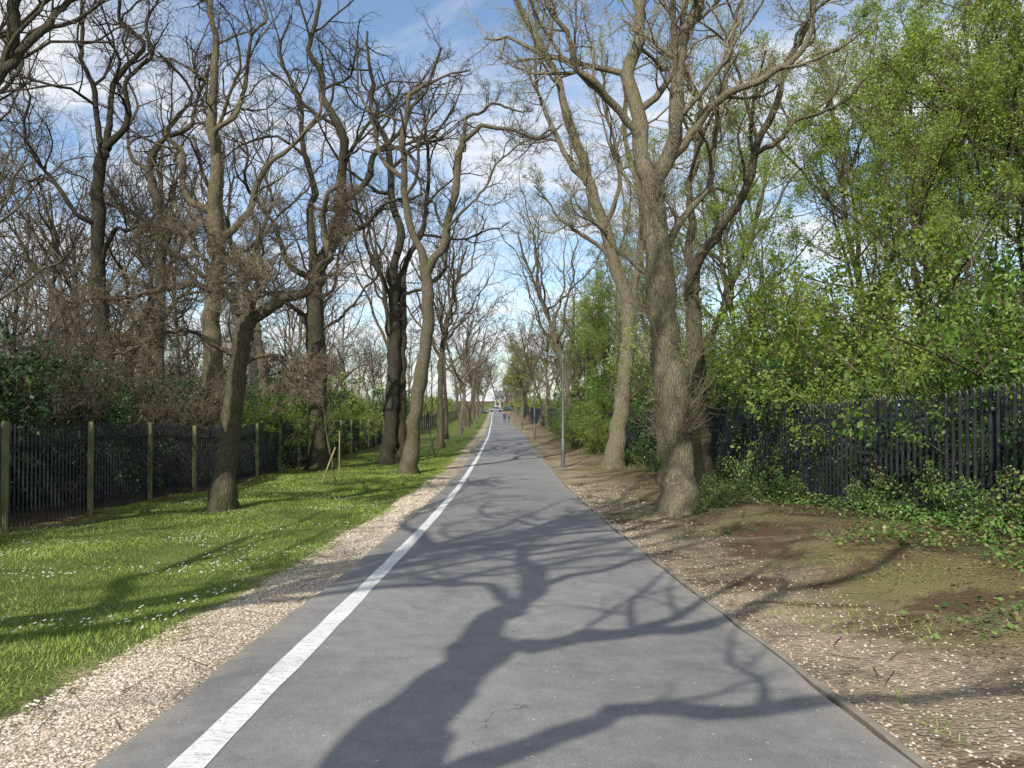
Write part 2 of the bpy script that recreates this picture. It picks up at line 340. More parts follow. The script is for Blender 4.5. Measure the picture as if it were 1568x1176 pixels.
r=ramp(nt,[(.3,(.66,.65,.62)),(.7,(.80,.79,.77))]); L(nt,b,r.inputs[0])
c=mixc(nt,'MIX',math_n(nt,'MULTIPLY',f,.75),r.outputs[0],(.30,.295,.29)); out(nt,pbsdf(nt,c.outputs[2],.7,a,.3,.004,.3))
strip('painted_line',-1.47,-1.31,.004,m_line,3,wob=.008)
m_conc=plain('edging_concrete',(.17,.15,.115),(.31,.275,.22),.9,7)
def kerb(name,uc,w,y0,y1):
    yy=ys[(ys>=y0)&(ys<=y1)]; prof=[(-w/2,-.1),(-w/2,.006),(-w/2+.008,.012),(w/2-.008,.012),(w/2,.006),(w/2,-.1)]
    A=np.repeat(yy[:,None],6,1); U=uc+np.array([p[0] for p in prof])[None]; Z=g(A)+np.array([p[1] for p in prof])[None]
    X=U+cx(A)+.008*np.sin(A*5)
    return build(name,[(np.stack([X,A,Z],-1).reshape(-1,3),gridF(*A.shape),0)],[m_conc],False)
kerb('kerb',1.845,.05,-5,150)

# ---------------------------------------------------------------- scatter
def yd(n,y0,y1,rg): return y0*(y1/y0)**rg.random(n)
rg=np.random.default_rng(3)
n=190000; Y=yd(n,2.2,45,rg); U=-2.35-6.7*rg.random(n)**1.05
edge=-2.45+.35*np.sin(Y*.9)+.2*np.sin(Y*2.3+1)+.22*rg.normal(size=n)
k=(U<edge)&(rg.random(n)<.75+.5*np.sin(U*1.3+Y*.6)*np.sin(Y*.9)); Y=Y[k];U=U[k]; X=U+cx(Y); 
n=len(X); z=H(X,Y); hgt=(.016+.024*rg.random(n))*(1+.5*np.sin(X*1.7)*np.sin(Y*1.3)); sc=np.clip(Y/9,1,3)
az=rg.random(n)*6.28; wd=.0035*sc; b=np.stack([np.cos(az)*wd,np.sin(az)*wd,0*az],1); c0=np.stack([X,Y,z-.005],1)
tip=c0+np.stack([rg.normal(size=n)*.02,rg.normal(size=n)*.02,hgt*1.1*np.sqrt(sc)],1)
build('grass',[(np.stack([c0-b,c0+b,tip],1).reshape(-1,3),np.arange(3*n).reshape(n,3),0)],[LF_GRASS],False)
m_daisy=plain('daisy_petals',(.7,.7,.66),(.85,.85,.8),.7)
n=3400; Y=yd(n,2.5,24,rg); U=-2.7-6*rg.random(n); cl=np.sin(U*1.9+Y*.8)+np.sin(Y*1.7-U)>-.1; Y=Y[cl];U=U[cl];n=len(Y);X=U+cx(Y)
C=np.stack([X,Y,H(X,Y)+.04],1); s=.010+.006*rg.random(n); a=np.arange(6)*math.pi/3
V=C[:,None,:]+s[:,None,None]*np.stack([np.cos(a),np.sin(a),.3*np.sin(a+1)],1)[None]
build('daisies',[(V.reshape(-1,3),np.arange(6*n).reshape(n,6),0)],[m_daisy],False)
oc=np.array([[1,0,0],[0,1,0],[-1,0,0],[0,-1,0],[0,0,1],[0,0,-1.]]); of=np.array([[0,1,4],[1,2,4],[2,3,4],[3,0,4],[1,0,5],[2,1,5],[3,2,5],[0,3,5]])
def pebbles(name,X,Y,size,mat):
    n=len(X); z=H(X,Y); C=np.stack([X,Y,z+size*.2],1)
    V=oc[None]*(size[:,None,None]*(.6+.7*rg.random((n,6,1))))*np.array([1,1,.55]); a=rg.random(n)*6.28
    ca,sa=np.cos(a)[:,None],np.sin(a)[:,None]; Vx=V[...,0]*ca-V[...,1]*sa; Vy=V[...,0]*sa+V[...,1]*ca
    V=np.stack([Vx,Vy,V[...,2]],-1)+C[:,None]
    F=(of[None]+(np.arange(n)*6)[:,None,None]).reshape(-1,3)
    build(name,[(V.reshape(-1,3),F,0)],[mat],False)
m_peb=leafmat('gravel_stones',[(.26,.20,.15),(.44,.36,.27),(.58,.50,.40),(.70,.64,.57)],.85,0.0,0)
n=24000; Y=yd(n,2.3,26,rg); U=-1.83-.72*rg.random(n)+.1*np.sin(Y*.9)*rg.random(n)
n2=3500; Y2=yd(n2,2.3,24,rg); U2=1.9+1.3*rg.random(n2)**1.7
n3=350; Y3=yd(n3,2.5,20,rg); 
YA=np.concatenate([Y,Y2]);UA=np.concatenate([U,U2])
pebbles('gravel',UA+cx(YA),YA,(.005+.009*rg.random(len(YA)))*np.clip(YA/9,1,2),m_peb)
n=34000; Y=yd(n,2.5,40,rg); U=2.0+5.5*rg.random(n)**.75; dens=np.sin(U*1.7+Y*.9)*np.sin(Y*1.3-U*.5); k=(dens+.25*(U-3.2)+.5*rg.normal(size=n)>.5); Y=Y[k];U=U[k]
n=8000; Yb=yd(n,9,45,rg); Ub=-8.6-4*rg.random(n); Y=np.concatenate([Y,Yb]);U=np.concatenate([U,Ub]); X=U+cx(Y)
C=np.stack([X,Y,H(X,Y)+.008+.012*rg.random(len(X))],1); V,F=leaves(C,(.016+.03*rg.random(len(X))),rg,.55,.7)
build('leaf_litter',[(V,F,0)],[LF_BROWN],False)
n=34000; Y=yd(n,3,45,rg); U=2.9+4.4*rg.random(n)**.6; f=np.sin(U*2.3+Y*1.1)+np.sin(Y*2.1-U*1.3)+1.2*(U-4.5)+.6*rg.normal(size=n); k=f>.45; Y=Y[k];U=U[k];X=U+cx(Y)
C=np.stack([X,Y,H(X,Y)+.03+.12*rg.random(len(X))*np.clip((U-3.5),.2,1.8)],1); V,F=leaves(C,(.03+.04*rg.random(len(X))),rg,.75,.6)
build('ivy_ground_cover',[(V,F,0)],[LF_IVY],False)
n=15000; Y=yd(n,3,30,rg); U=2.1+3.6*rg.random(n); k=(np.sin(U*3.1+Y*1.9)+np.sin(Y*1.1-U*2))>.75; Y=Y[k];U=U[k];X=U+cx(Y);n=len(X)
az=rg.random(n)*6.28; b=np.stack([np.cos(az)*.004,np.sin(az)*.004,0*az],1); c0=np.stack([X,Y,H(X,Y)-.005],1); tip=c0+np.stack([rg.normal(size=n)*.03,rg.normal(size=n)*.03,.015+.035*rg.random(n)],1)
build('verge_grass',[(np.stack([c0-b,c0+b,tip],1).reshape(-1,3),np.arange(3*n).reshape(n,3),0)],[LF_GRASS],False)
n=220; Y=yd(n,3,25,rg); U=np.where(rg.random(n)<.75,2.1+3*rg.random(n),-1.9-.7*rg.random(n)); X=U+cx(Y); az=rg.random(n)*6.28
Pt,Rt=grow(np.stack([X,Y,H(X,Y)+.012],1),np.stack([np.cos(az),np.sin(az),0*az],1),.1+.3*rg.random(n),np.full(n,.004),3,.15,0,rg,.5); Pt[...,2]=H(Pt[...,0],Pt[...,1])+.012
V,F=tubes(Pt,Rt,3); build('fallen_twigs',[(V,F,0)],[TW_MID],False)
az=np.array([3.3,3.9,4.4,5.0,2.7,5.6]); n=len(az); bx,by=3.3,15.2
Pt,Rt=grow(np.stack([bx+.3*np.cos(az),by+.3*np.sin(az),0*az],1),np.stack([np.cos(az),np.sin(az),0*az],1),1.6+1.6*rg.random(n),np.full(n,.06),12,.16,0,rg,.15)
Pt[...,2]=H(Pt[...,0],Pt[...,1])-.012+.02*np.sin(Pt[...,0]*7); V,F=tubes(Pt,Rt,8); build('tree_roots',[(V,F,0)],[B_MID])

# ---------------------------------------------------------------- fences
def box(x0,x1,y0,y1,z0,z1):
    V=np.array([[x0,y0,z0],[x1,y0,z0],[x1,y1,z0],[x0,y1,z0],[x0,y0,z1],[x1,y0,z1],[x1,y1,z1],[x0,y1,z1]],float)
    F=np.array([[0,3,2,1],[4,5,6,7],[0,1,5,4],[1,2,6,5],[2,3,7,6],[3,0,4,7]]); return V,F
m_fence=plain('fence_paint',(.012,.015,.019),(.034,.039,.049),.45,5,.4)
m_post=plain('fence_post_algae',(.13,.14,.055),(.26,.25,.13),.8,4,.2)
def fence(name,path,pitch,h,pw,postpitch,side,post_mat,mats,ph=.0):
    path=np.array(path,float); yv=np.arange(path[0,0],path[-1,0],pitch)
    xv=np.interp(yv,path[:,0],path[:,1]); n=len(yv); z=H(xv,yv)
    dx=np.gradient(xv,yv); tdir=nrm(np.stack([dx,np.ones(n)],1)); nd=np.stack([tdir[:,1],-tdir[:,0]],1)
    parts=[]
    w=pw/2; cs=[(-w,0),(0,.018*side),(w,0)]; hv=h+rg.normal(size=n)*.008
    Vs=[]
    for lv in range(3):
        for j,(a,b) in enumerate(cs):
            if lv==2: aa=a*.45; zc=hv+(0.0 if j==1 else -.02)
            elif lv==1: aa=a; zc=hv-.09
            else: aa=a; zc=np.full(n,.06)
            Vs.append(np.stack([xv+tdir[:,0]*aa+nd[:,0]*b,yv+tdir[:,1]*aa+nd[:,1]*b,z+zc],1))
    V=np.stack(Vs,1); base=(np.arange(n)*9)[:,None,None]
    F=np.array([[0,1,4,3],[1,2,5,4],[3,4,7,6],[4,5,8,7]])[None]+base
    V2=V.copy(); V2[...,:2]-=(nd*side*.008)[:,None,:]
    parts.append((V.reshape(-1,3),F.reshape(-1,4),0)); parts.append((V2.reshape(-1,3),F.reshape(-1,4)[:,::-1],0))
    ry=np.arange(path[0,0],path[-1,0],1.0); rx=np.interp(ry,path[:,0],path[:,1])-side*.035
    for hz in (.35,h-.35):
        rz=H(rx,ry)+hz; k=len(ry); V=[]
        for (a,b) in ((-.02,-.025),(.02,-.025),(.02,.025),(-.02,.025)): V.append(np.stack([rx+a,ry,rz+b],1))
        V=np.stack(V,1); i=np.arange(k-1)[:,None]*4; q=np.arange(4)[None]; q2=(q+1)%4
        parts.append((V.reshape(-1,3),np.stack([i+q,i+q2,i+4+q2,i+4+q],-1).reshape(-1,4),0))
    for py in np.arange(path[0,0]+ph,path[-1,0],postpitch):
        px=float(np.interp(py,path[:,0],path[:,1]))-(side*.1 if post_mat==0 else -side*.09); pz=float(H(px,py))
        V,F=box(px-.045,px+.045,py-.04,py+.04,pz-.2,pz+h+(.02 if post_mat else -.05)); parts.append((V,F,post_mat))
    return build(name,parts,mats,False)
RF=[(3,8.0),(5,7.6),(10.6,6.95),(15,6.3),(24,5.5),(50,4.7),(80,4.2),(120,3.2),(190,2.2)]
fence('palisade_fence',RF,.15,2.1,.078,2.75,-1,0,[m_fence,m_post])
LFp=[(2,-9.2),(16.5,-9.0),(60,-9.2),(120,-10.5),(190,-12)]
fence('railing_fence',LFp,.125,1.95,.03,2.75,1,1,[m_fence,m_post],ph=3.6)

# ---------------------------------------------------------------- hero trees
def hero(name,X,Y,trunks,limbs,seed,mats,**kw):
    rg=np.random.default_rng(seed); o=build(name,tree_parts(trunks,limbs,rg,**kw),mats); o.location=(X,Y,float(H(X,Y))); return o
DARK=[B_DARK,TW_DARK,LF_BUD]; MID=[B_MID,TW_MID,LF_YOUNG]; PALE=[B_PALE,TW_PALE,LF_YOUNG]
hero('ash_tree',3.3,15.2,[([(0,0,0),(-.12,0,1.1),(-.2,0,2.1),(-.38,.1,3.9),(-.52,.1,5.5),(-.56,.1,6.2)],.36,.23)],
 [([(-.54,.1,5.9),(-.75,.3,7.4),(-.96,.6,8.75),(-.7,.8,9.9),(-.5,1,12),(-.9,1.2,14)],.19,.045),
  ([(-.54,.1,5.9),(-.2,-.2,7),(-.12,-.4,8.4),(.2,-.5,9.6),(.6,-.7,12),(.5,-.5,14)],.17,.045),
  ([(-.3,-.1,6.7),(.44,-.3,7.7),(1.3,-.5,8.15),(1.9,-.6,8.5),(2.3,-.6,9.1),(2.5,-.7,10)],.09,.035),
  ([(-.75,.3,7.1),(-1.4,0,8),(-2.1,-.4,8.5),(-2.6,-.8,9.4),(-3.4,-1,11)],.09,.03),
  ([(-.45,.1,4.8),(.3,.6,6),(.9,1,7.6),(1.3,1.2,9.8),(1.7,1.4,12)],.09,.03),
  ([(-.4,.1,4.2),(-1.2,.5,5.2),(-1.7,.9,6.0),(-2.1,1.1,7.3)],.06,.02)],11,PALE,m=(9,8,6,4),epi=260,epilen=1.05,leaf=3500,leafsize=.04,flare=1.3,crook=.06)
hero('ash_tree',3.85,30,[([(0,0,0),(.25,0,1.6),(.55,0,4.1),(.6,0,6.1),(.05,0,7.9),(-.6,0,10.1),(-1.2,0,12.1)],.34,.2)],
 [([(-1.15,0,11.9),(-1.95,0,14.4),(-2.7,0,16.1),(-3.7,0,18.1),(-4.3,0,20)],.19,.05),
  ([(.6,0,6),(1.1,.3,8.2),(1.2,.5,10.6),(.6,.5,14.4),(1.2,.6,17),(1,.6,20)],.16,.04),
  ([(-.8,0,10.7),(-2.2,.4,13),(-2.9,.8,15),(-2.9,.8,17.5)],.12,.04),
  ([(.0,0,7.9),(-1.3,-.3,8.9),(-2.1,-.6,9.4),(-3,-.8,10.6)],.09,.03),
  ([(-.3,0,9.2),(.2,-.8,11),(-.3,-1.2,13),(-.6,-1.4,16)],.1,.03)],12,PALE,m=(8,8,6,4),epi=110,epilen=1.1,leaf=7000,leafsize=.055,crook=.08)
hero('ash_tree',4.9,20,[([(0,0,0),(-.13,0,1.8),(-.27,0,4.3),(-.3,0,5.4)],.25,.19)],
 [([(-.3,0,5.2),(.2,0,6.2),(.87,0,7.2),(1.37,0,8.7),(1.95,0,10),(2.45,0,11.3),(3,0,12.7),(3.4,0,14)],.15,.035),
  ([(-.3,0,5.2),(-.2,.3,6.8),(-.05,.5,8.5),(.1,.7,10.2),(-.3,.9,12),(-.3,1,14)],.12,.035),
  ([(1.3,0,8.5),(2.2,-.3,9.2),(3.3,-.5,9.6),(4.4,-.6,10.6)],.07,.03)],13,[B_MID,TW_PALE,LF_YOUNG],m=(8,8,6,4),epi=90,leaf=9000,leafsize=.055,crook=.08)
CK=dict(crook=.13,wander=(.27,.28,.27,.25))
hero('plane_tree',-3.8,29,[([(0,0,0),(.2,0,2),(.53,0,4.4),(.72,0,6.1),(.58,0,7.6)],.27,.2)],
 [([(.58,0,7.4),(.17,0,8.8),(-.2,0,10.7),(-.3,0,12.6),(-.05,0,14.1),(.8,.4,14.8),(2.2,.6,15.3)],.16,.035),
  ([(.6,0,7.4),(1.26,0,8.5),(1.7,0,10.5),(1.8,0,11.9),(2.0,0,12.5)],.16,.12),
  ([(2,0,12.4),(2.7,-.2,12.9),(3.7,-.4,12.7),(4.8,-.6,12.3),(5.6,-.6,12.8)],.1,.035),
  ([(1.95,0,12.3),(2.1,.3,13.4),(3.1,.5,14),(4.2,.6,13.7)],.09,.03),
  ([(-.25,0,11),(-1.3,.4,12.5),(-2,.5,14.5),(-2.2,.6,16.5)],.09,.03),
  ([(1.4,0,9),(2.4,-.6,10),(3.2,-1,11.2),(4.2,-1.2,12)],.06,.025)],14,[B_MID,TW_DARK,LF_BUD],m=(7,7,6,4),crook=.05,wander=(.26,.27,.26,.25))
hero('lime_tree',-5.7,36,[([(0,0,0),(.2,0,3),(.3,0,6.6),(.2,0,9)],.32,.22),([(.6,.3,0),(.6,.3,3.6),(.65,.3,8)],.24,.17)],
 [([(.2,0,8.8),(.15,0,12),(-.1,0,15),(-.7,0,17.4),(-1,0,20)],.2,.05),([(.65,.3,7.8),(1.5,.3,10.8),(1.8,.3,14.1),(1.5,.3,17)],.15,.04),
  ([(.25,0,7.5),(-1,.4,10),(-1.8,.6,13),(-2.2,.8,16)],.11,.03),([(.6,.3,7),(1.6,-.5,8),(2.8,-1,9.6),(3.4,-1.2,12)],.09,.03)],15,DARK,m=(9,7,6,4),**CK)
hero('lime_tree',-7.9,32,[([(0,0,0),(-.05,0,2.8),(-.2,0,6.8),(.1,0,8.8)],.38,.3)],
 [([(.1,0,8.6),(.9,0,11),(1,0,13.5),(.1,0,15.3),(-.5,0,17.2),(-.05,0,19.5)],.26,.06),([(-.2,0,7.3),(-.45,.3,10.8),(-.85,.5,13.5),(-1.25,.6,16.1),(-1.4,.7,19)],.18,.04),
  ([(.9,0,11),(2.2,0,12.9),(3.3,.2,14),(4.3,.3,15.6),(5,.3,17.5)],.14,.04),([(-.2,0,7.8),(-1.6,-.3,9.5),(-2.8,-.6,11.5),(-3.2,-.8,14)],.13,.03),
  ([(.3,0,9.2),(1.9,-.6,9.8),(3.2,-1,10.8),(4.4,-1.2,11)],.12,.03),([(-.1,0,6),(-1.3,-.8,6.9),(-2.6,-1.2,7.2),(-3.6,-1.4,8.2)],.1,.03)],16,DARK,m=(9,7,6,4),**CK)
hero('hornbeam_tree',-6.4,17.4,[([(0,0,0),(.1,0,1.25),(.25,0,2.55),(.4,0,3.7),(.55,0,4.35)],.225,.18)],
 [([(.5,0,4.2),(1.25,.1,4.7),(1.95,.2,5.05),(2.3,.2,5.6),(2.1,.3,6.4),(2.5,.3,7.4)],.15,.045),
  ([(.5,0,4.3),(.2,-.3,4.75),(-.5,-.5,4.95),(-1.4,-.8,4.7),(-2.4,-1,4.6)],.1,.03),
  ([(.55,0,4.3),(.75,.4,5.2),(.4,.8,6),(.7,1,7)],.09,.03),
  ([(.35,0,3.4),(-.5,-.3,3.9),(-1.3,-.6,3.8),(-2.1,-.7,3.4)],.06,.02),
  ([(.3,0,3.1),(1.1,-.4,3.4),(1.8,-.6,3.1),(2.3,-.8,2.7)],.05,.02),
  ([(.5,0,4.1),(1.0,-.8,4.6),(1.1,-1.5,4.9),(.9,-2.2,4.7)],.07,.02),
  ([(.1,-.2,4.7),(-.6,.4,5.6),(-1.2,.7,6.2),(-2.0,.8,6.3)],.07,.02)],17,[B_MID,TW_PINK,LF_BUD],m=(9,8,7,4),wander=(.3,.32,.3,.3),trop=(0,-.02,-.03,0),leaf=6000,leafsize=.028,ratio=(.42,.5,.5,.5),rmins=(.012,.009,.007,.0055),crook=.1)
hero('oak_tree',-10.4,27,[([(0,0,0),(.1,0,4),(0,0,5.4),(.2,0,7.9),(.1,0,9.5)],.33,.26)],
 [([(.1,0,9.3),(0,0,12.2),(.1,0,15),(.3,0,18)],.23,.05),([(.2,0,8.1),(1.35,.2,9.9),(2.7,.3,11.7),(3.6,.4,14)],.14,.035),
  ([(.1,0,9.3),(-1,0,10.3),(-1.6,0,12),(-2,.3,15)],.14,.035),([(.1,0,11),(1,-.5,12.5),(1.6,-.8,15),(1.8,-1,17)],.11,.03),([(.05,0,7),(-1.2,-.6,8),(-2.3,-1,8.6),(-3.1,-1,10)],.11,.03),
  ([(.1,0,6.4),(1.2,-.7,7.1),(2.3,-1,7),(3.2,-1.3,8)],.09,.025)],18,[B_MID,TW_DARK,LF_BUD],m=(9,7,6,4),**CK)
hero('oak_tree',-13.2,25.5,[([(0,0,0),(0,0,4),(-.3,0,7),(-.3,0,10.3),(-.1,0,11.1)],.25,.17)],
 [([(-.15,0,11),(-.5,0,13),(-.9,0,14.8),(-1.4,0,17)],.12,.03),([(-.15,0,11),(.6,0,12.4),(1.4,0,14.1),(1.6,0,16)],.12,.03),([(-.1,0,11),(0,.3,13.3),(.1,.5,15.4),(.2,.6,18)],.12,.03),
  ([(-.3,0,8.5),(-1.5,-.4,9.8),(-2.3,-.8,11.5),(-2.6,-1,13.5)],.09,.025),([(-.3,0,7),(.8,-.4,8.2),(1.5,-.6,8.4),(2.4,-.8,9.6)],.08,.025)],19,DARK,m=(9,7,6,4),**CK)
hero('oak_tree',-13.4,30,[([(0,0,0),(-.1,0,5),(-.1,0,9.7),(-.55,0,11.7),(-.2,0,12.8)],.21,.13)],
 [([(-.2,0,12.7),(1,0,13.4),(1.5,.3,15.5),(2,.3,18)],.11,.03),([(-.5,0,11.7),(-1.5,.3,13.5),(-2,.4,16)],.09,.03),([(-.1,0,8),(1,-.4,9.6),(1.8,-.6,12)],.08,.02)],20,[B_MID,TW_DARK,LF_BUD],**CK)
hero('oak_tree',-10.3,12,[([(0,0,0),(.6,0,2.5),(1.5,0,4.5),(2.2,0,5.8)],.28,.18)],
 [([(2.2,0,5.7),(2.4,0,7.3),(2.6,0,8.4),(3.1,0,10),(3.3,0,12)],.13,.035),([(2.1,0,5.6),(1.3,.5,7.5),(1.5,.8,10),(1.2,1,13)],.13,.035),([(2.4,0,7.3),(3.1,.5,8.6),(4.4,.8,9.4),(5.6,.9,10.6)],.07,.025),([(1,0,3.6),(-.5,-.5,6),(-1,-.6,9)],.1,.03)],21,DARK,m=(7,6,5,4),**CK)
# tree behind the viewer whose shadow lies over the path
hero('oak_tree',-2.75,-1.9,[([(0,0,0),(.15,0,2.4),(.17,0,4.4),(-.2,0,6.1)],.33,.2)],
 [([(-.2,0,6),(-.45,0,7.2),(-.6,0,8),(-1.3,0,9.3),(-1.8,0,10.3),(-2.6,0,11.2)],.15,.05),([(-.1,0,5.8),(.3,0,6.1),(.64,0,6.3),(1.54,0,6.75),(2.6,0,8),(3.4,.2,9)],.13,.05),
  ([(-.35,0,6.8),(-.64,0,7.4),(-1.5,0,8.0),(-2.3,0,8.5),(-3.4,0,9)],.08,.03),([(.17,0,4.2),(.9,0,4.7),(1.65,0,4.95),(2.8,-.2,5.3),(4.2,-.3,6.2)],.10,.035),([(-.55,0,7.8),(.0,.3,8.6),(.6,.5,9.8),(1.4,.6,11)],.08,.03),
  ([(-1.5,0,9.7),(-.6,.2,10.6),(.2,.3,11.6)],.07,.03),([(.5,0,6.2),(1.3,.3,7.2),(2.0,.5,8.6)],.07,.03)],22,MID,m=(5,4,3,3),segs=(8,6,4,3),ratio=(.42,.5,.5,.5),crook=.1)

# ---------------------------------------------------------------- templates
T_bare=[build('t',auto_tree(30+i,h=15+i,r=.23+.02*(i%3),nl=7+i%2,spread=.6+.1*(i%3),m=(7,6,5,4),crook=.06),[(B_DARK,B_MID,B_DARK,B_MID)[i],(TW_DARK,TW_MID,TW_DARK,TW_MID)[i],LF_BUD],link=False) for i in range(4)]
T_leaf=[build('t',auto_tree(50+i,h=13+1.5*i,r=.16,nl=10,spread=.42,fork=.2,wl=.16,m=(8,6,5,3),leaf=38000,leafsize=.075),[B_MID,TW_MID,LF_YOUNG],link=False) for i in range(2)]
T_shrub=[build('t',shrub_parts(60+i,h=3.6,stems=15,m=(9,7),leafn=13000,leafsize=.066,spread=.7),[B_MID,TW_MID,(LF_GREEN,LF_YOUNG,LF_GREEN)[i]],link=False) for i in range(3)]
T_ever=[build('t',shrub_parts(70+i,h=2.6,stems=16,m=(9,7),leafn=12000,leafsize=.07,spread=.65),[B_DARK,TW_DARK,LF_DARK],link=False) for i in range(2)]
T_ivy=[build('t',shrub_parts(80+i,h=1.1,stems=12,m=(8,6),leafn=4000,leafsize=.055,spread=1.15,droop=.05,r=.012),[B_DARK,TW_DARK,LF_IVY],link=False) for i in range(2)]
T_brown=[build('t',shrub_parts(90+i,h=4.4,stems=14,m=(10,8,4),leafn=3500,leafsize=.03,spread=.7,rmin=.005),[B_DARK,TW_PINK,LF_BUD],link=False) for i in range(2)]
FARK=dict(m=(6,5,4),tsides=6,rmins=(.03,.022,.015,.011),sides=(4,3,3,3),segs=(5,4,2,2))
F_tree=[auto_tree(40+i,h=14+i,r=.22,nl=7,spread=.55+.1*i,**FARK) for i in range(3)]
F_leaf=[auto_tree(45+i,h=11+i,r=.2,nl=8,spread=.55,leaf=4500,leafsize=.14,fork=.25,**FARK) for i in range(2)]
F_bush=[shrub_parts(95+i,h=3.4,stems=9,m=(5,4),leafn=3000,leafsize=.13,spread=.7,rmin=.012,segs=(5,3,2,2),s0=3) for i in range(2)]
F_brush=[shrub_parts(97+i,h=6.5,stems=12,m=(7,7,4),leafn=0,leafsize=.1,spread=.5,rmin=.011,segs=(5,3,2,1),s0=3,r=.05) for i in range(2)]
rg=np.random.default_rng(99)
def put(name,T,X,Y,s,parent=None,sx=None):
    me=T[rg.integers(len(T))]; s=s*(.9+.2*rg.random()); h=(sx or 1)
    return inst(name,me,(X,Y,float(H(X,Y))-.02),rg.random()*6.28,(s*h,s*h,s),parent)
for X,Y,s in ((-13,-1,.9),(-9,-3,.9),(-14,6,.9),(-7.2,.8,1.1)): put('bare_tree',T_bare,X,Y,s)
for X,Y in ((-4.6,50),(-7.5,46),(-12,38),(-19,40),(-18,24),(-11.5,48),(-25,36),(-15.5,20),(-22,30),(-17,33)): put('bare_tree',T_bare,X,Y,.95)
for X,Y in ((3.4,46),(7.8,36)): put('bare_tree',[T_bare[3],T_bare[1]],X,Y,.8)
for X,Y,s in ((10.2,22,.95),(12,17,.85),(13.5,25,1.05),(8.6,29,.85),(16,21,1.),(7.2,38,.75),(10.5,12.5,.72),(6.0,44,.66),(5.0,57,.7),(8.8,16.5,.62)): put('leafing_tree',T_leaf,X,Y,s)
fxf=lambda Y: float(np.interp(Y,[a for a,b in RF],[b for a,b in RF]))
for Y in np.arange(5,62,2.6):
    put('hawthorn_bush',T_shrub,fxf(Y)+1.8+.5*rg.random(),Y,.85+.3*rg.random())
    put('hawthorn_bush',T_shrub,fxf(Y)+4.0+rg.random(),Y+1,1.5+.4*rg.random())
    if Y<40: put('holly_bush',T_ever,fxf(Y)+1.35+.5*rg.random(),Y+.9,.85+.4*rg.random())
for Y in (6.6,7.6,8.6,9.4,10.4,11.6,12.6,14.1,16.5,18): put('ivy_bush',T_ivy,fxf(Y)-.1+.25*rg.random(),Y,.65+.45*rg.random())
for X,Y,s in ((3.75,15.0,.5),(3.5,14.75,.3),(4.2,15.6,.45)): put('ivy_bush',T_ivy,X,Y,s)
for Y in np.arange(21,60,5.0): put('ivy_bush',T_ivy,fxf(Y)-.4,Y,.7)
for Y in np.arange(38,62,6.0): put('hawthorn_bush',T_shrub,3.8+rg.random()*.5,Y,.7)
for i in range(15): put('holly_bush',T_ever,-10.6-4*rg.random(),12.5+i*2.5,1.1+.5*rg.random())
for X,Y in ((-12,18.5),(-13.5,24),(-11,26),(-14,15.5),(-16,21),(-11.5,22)): put('beech_bush',T_brown,X,Y,1.05)
for X,Y in ((-9.9,35),(-10.6,40),(-10,46),(-10.2,52),(-10.4,30)): put('hawthorn_bush',T_shrub,X,Y,.85)
WP=[]
def far(T,X,Y,s,mo=0):
    parts=T[rg.integers(len(T))]; s=s*(.9+.2*rg.random()); a=rg.random()*6.28; ca,sa=math.cos(a)*s,math.sin(a)*s; z=float(H(X,Y))-.02
    M=np.array([[ca,-sa,0],[sa,ca,0],[0,0,s]],dtype=np.float32)
    for V,F,m in parts: WP.append((np.asarray(V,dtype=np.float32)@M.T+np.array([X,Y,z],dtype=np.float32),F,mo if (m==2) else 0))
for i in range(60):
    Y=56+150*rg.random()**1.1; X=float(cx(Y))-(12+rg.random()*50); far(F_tree,X,Y,1.0)
for i in range(34):
    Y=58+150*rg.random()**1.1; X=float(cx(Y))+(7+rg.random()*40); far(F_tree+F_leaf,X,Y,.95,1)
for i in range(22): far(F_tree,-20-36*rg.random(),32+34*rg.random(),1.0)
for Y in np.arange(62,225,11.0):
    for sd in (-1,1):
        X=float(cx(Y))+sd*(4.1+.9*rg.random()); far(F_tree if sd<0 else F_tree+F_leaf+F_leaf,X,Y+3*rg.random(),.85,1)
for i in range(54):
    Y=60+170*rg.random(); sd=1 if rg.random()<.5 else -1; X=float(cx(Y))+sd*(6.0+rg.random()*12)-(4 if sd<0 else 0); far(F_bush,X,Y,1.3,(1,1,2)[i%3])
for i in range(36): far(F_bush,-13-34*rg.random(),30+50*rg.random(),1.5,(1,2,2)[i%3])
for i in range(60):
    Y=26+70*rg.random()**1.2; far(F_brush,-14-.55*Y*rg.random()*1.6,Y,1.0)
for i in range(22):
    Y=236+40*rg.random(); X=float(cx(Y))+(-1 if i%2 else 1)*(2.6+14*rg.random()); far(F_tree+F_leaf if i%3 else F_bush,X,Y,.8,1)
for i in range(60):
    a=-.8+1.6*i/59
    if abs(a+.02)>.012: far(F_tree if i%3 else F_brush,250*math.sin(a)+4*rg.normal(),250*math.cos(a)+30*rg.random(),1.15)
build('distant_woodland',WP,[TW_FAR,LF_FAR,LF_DARK],False)

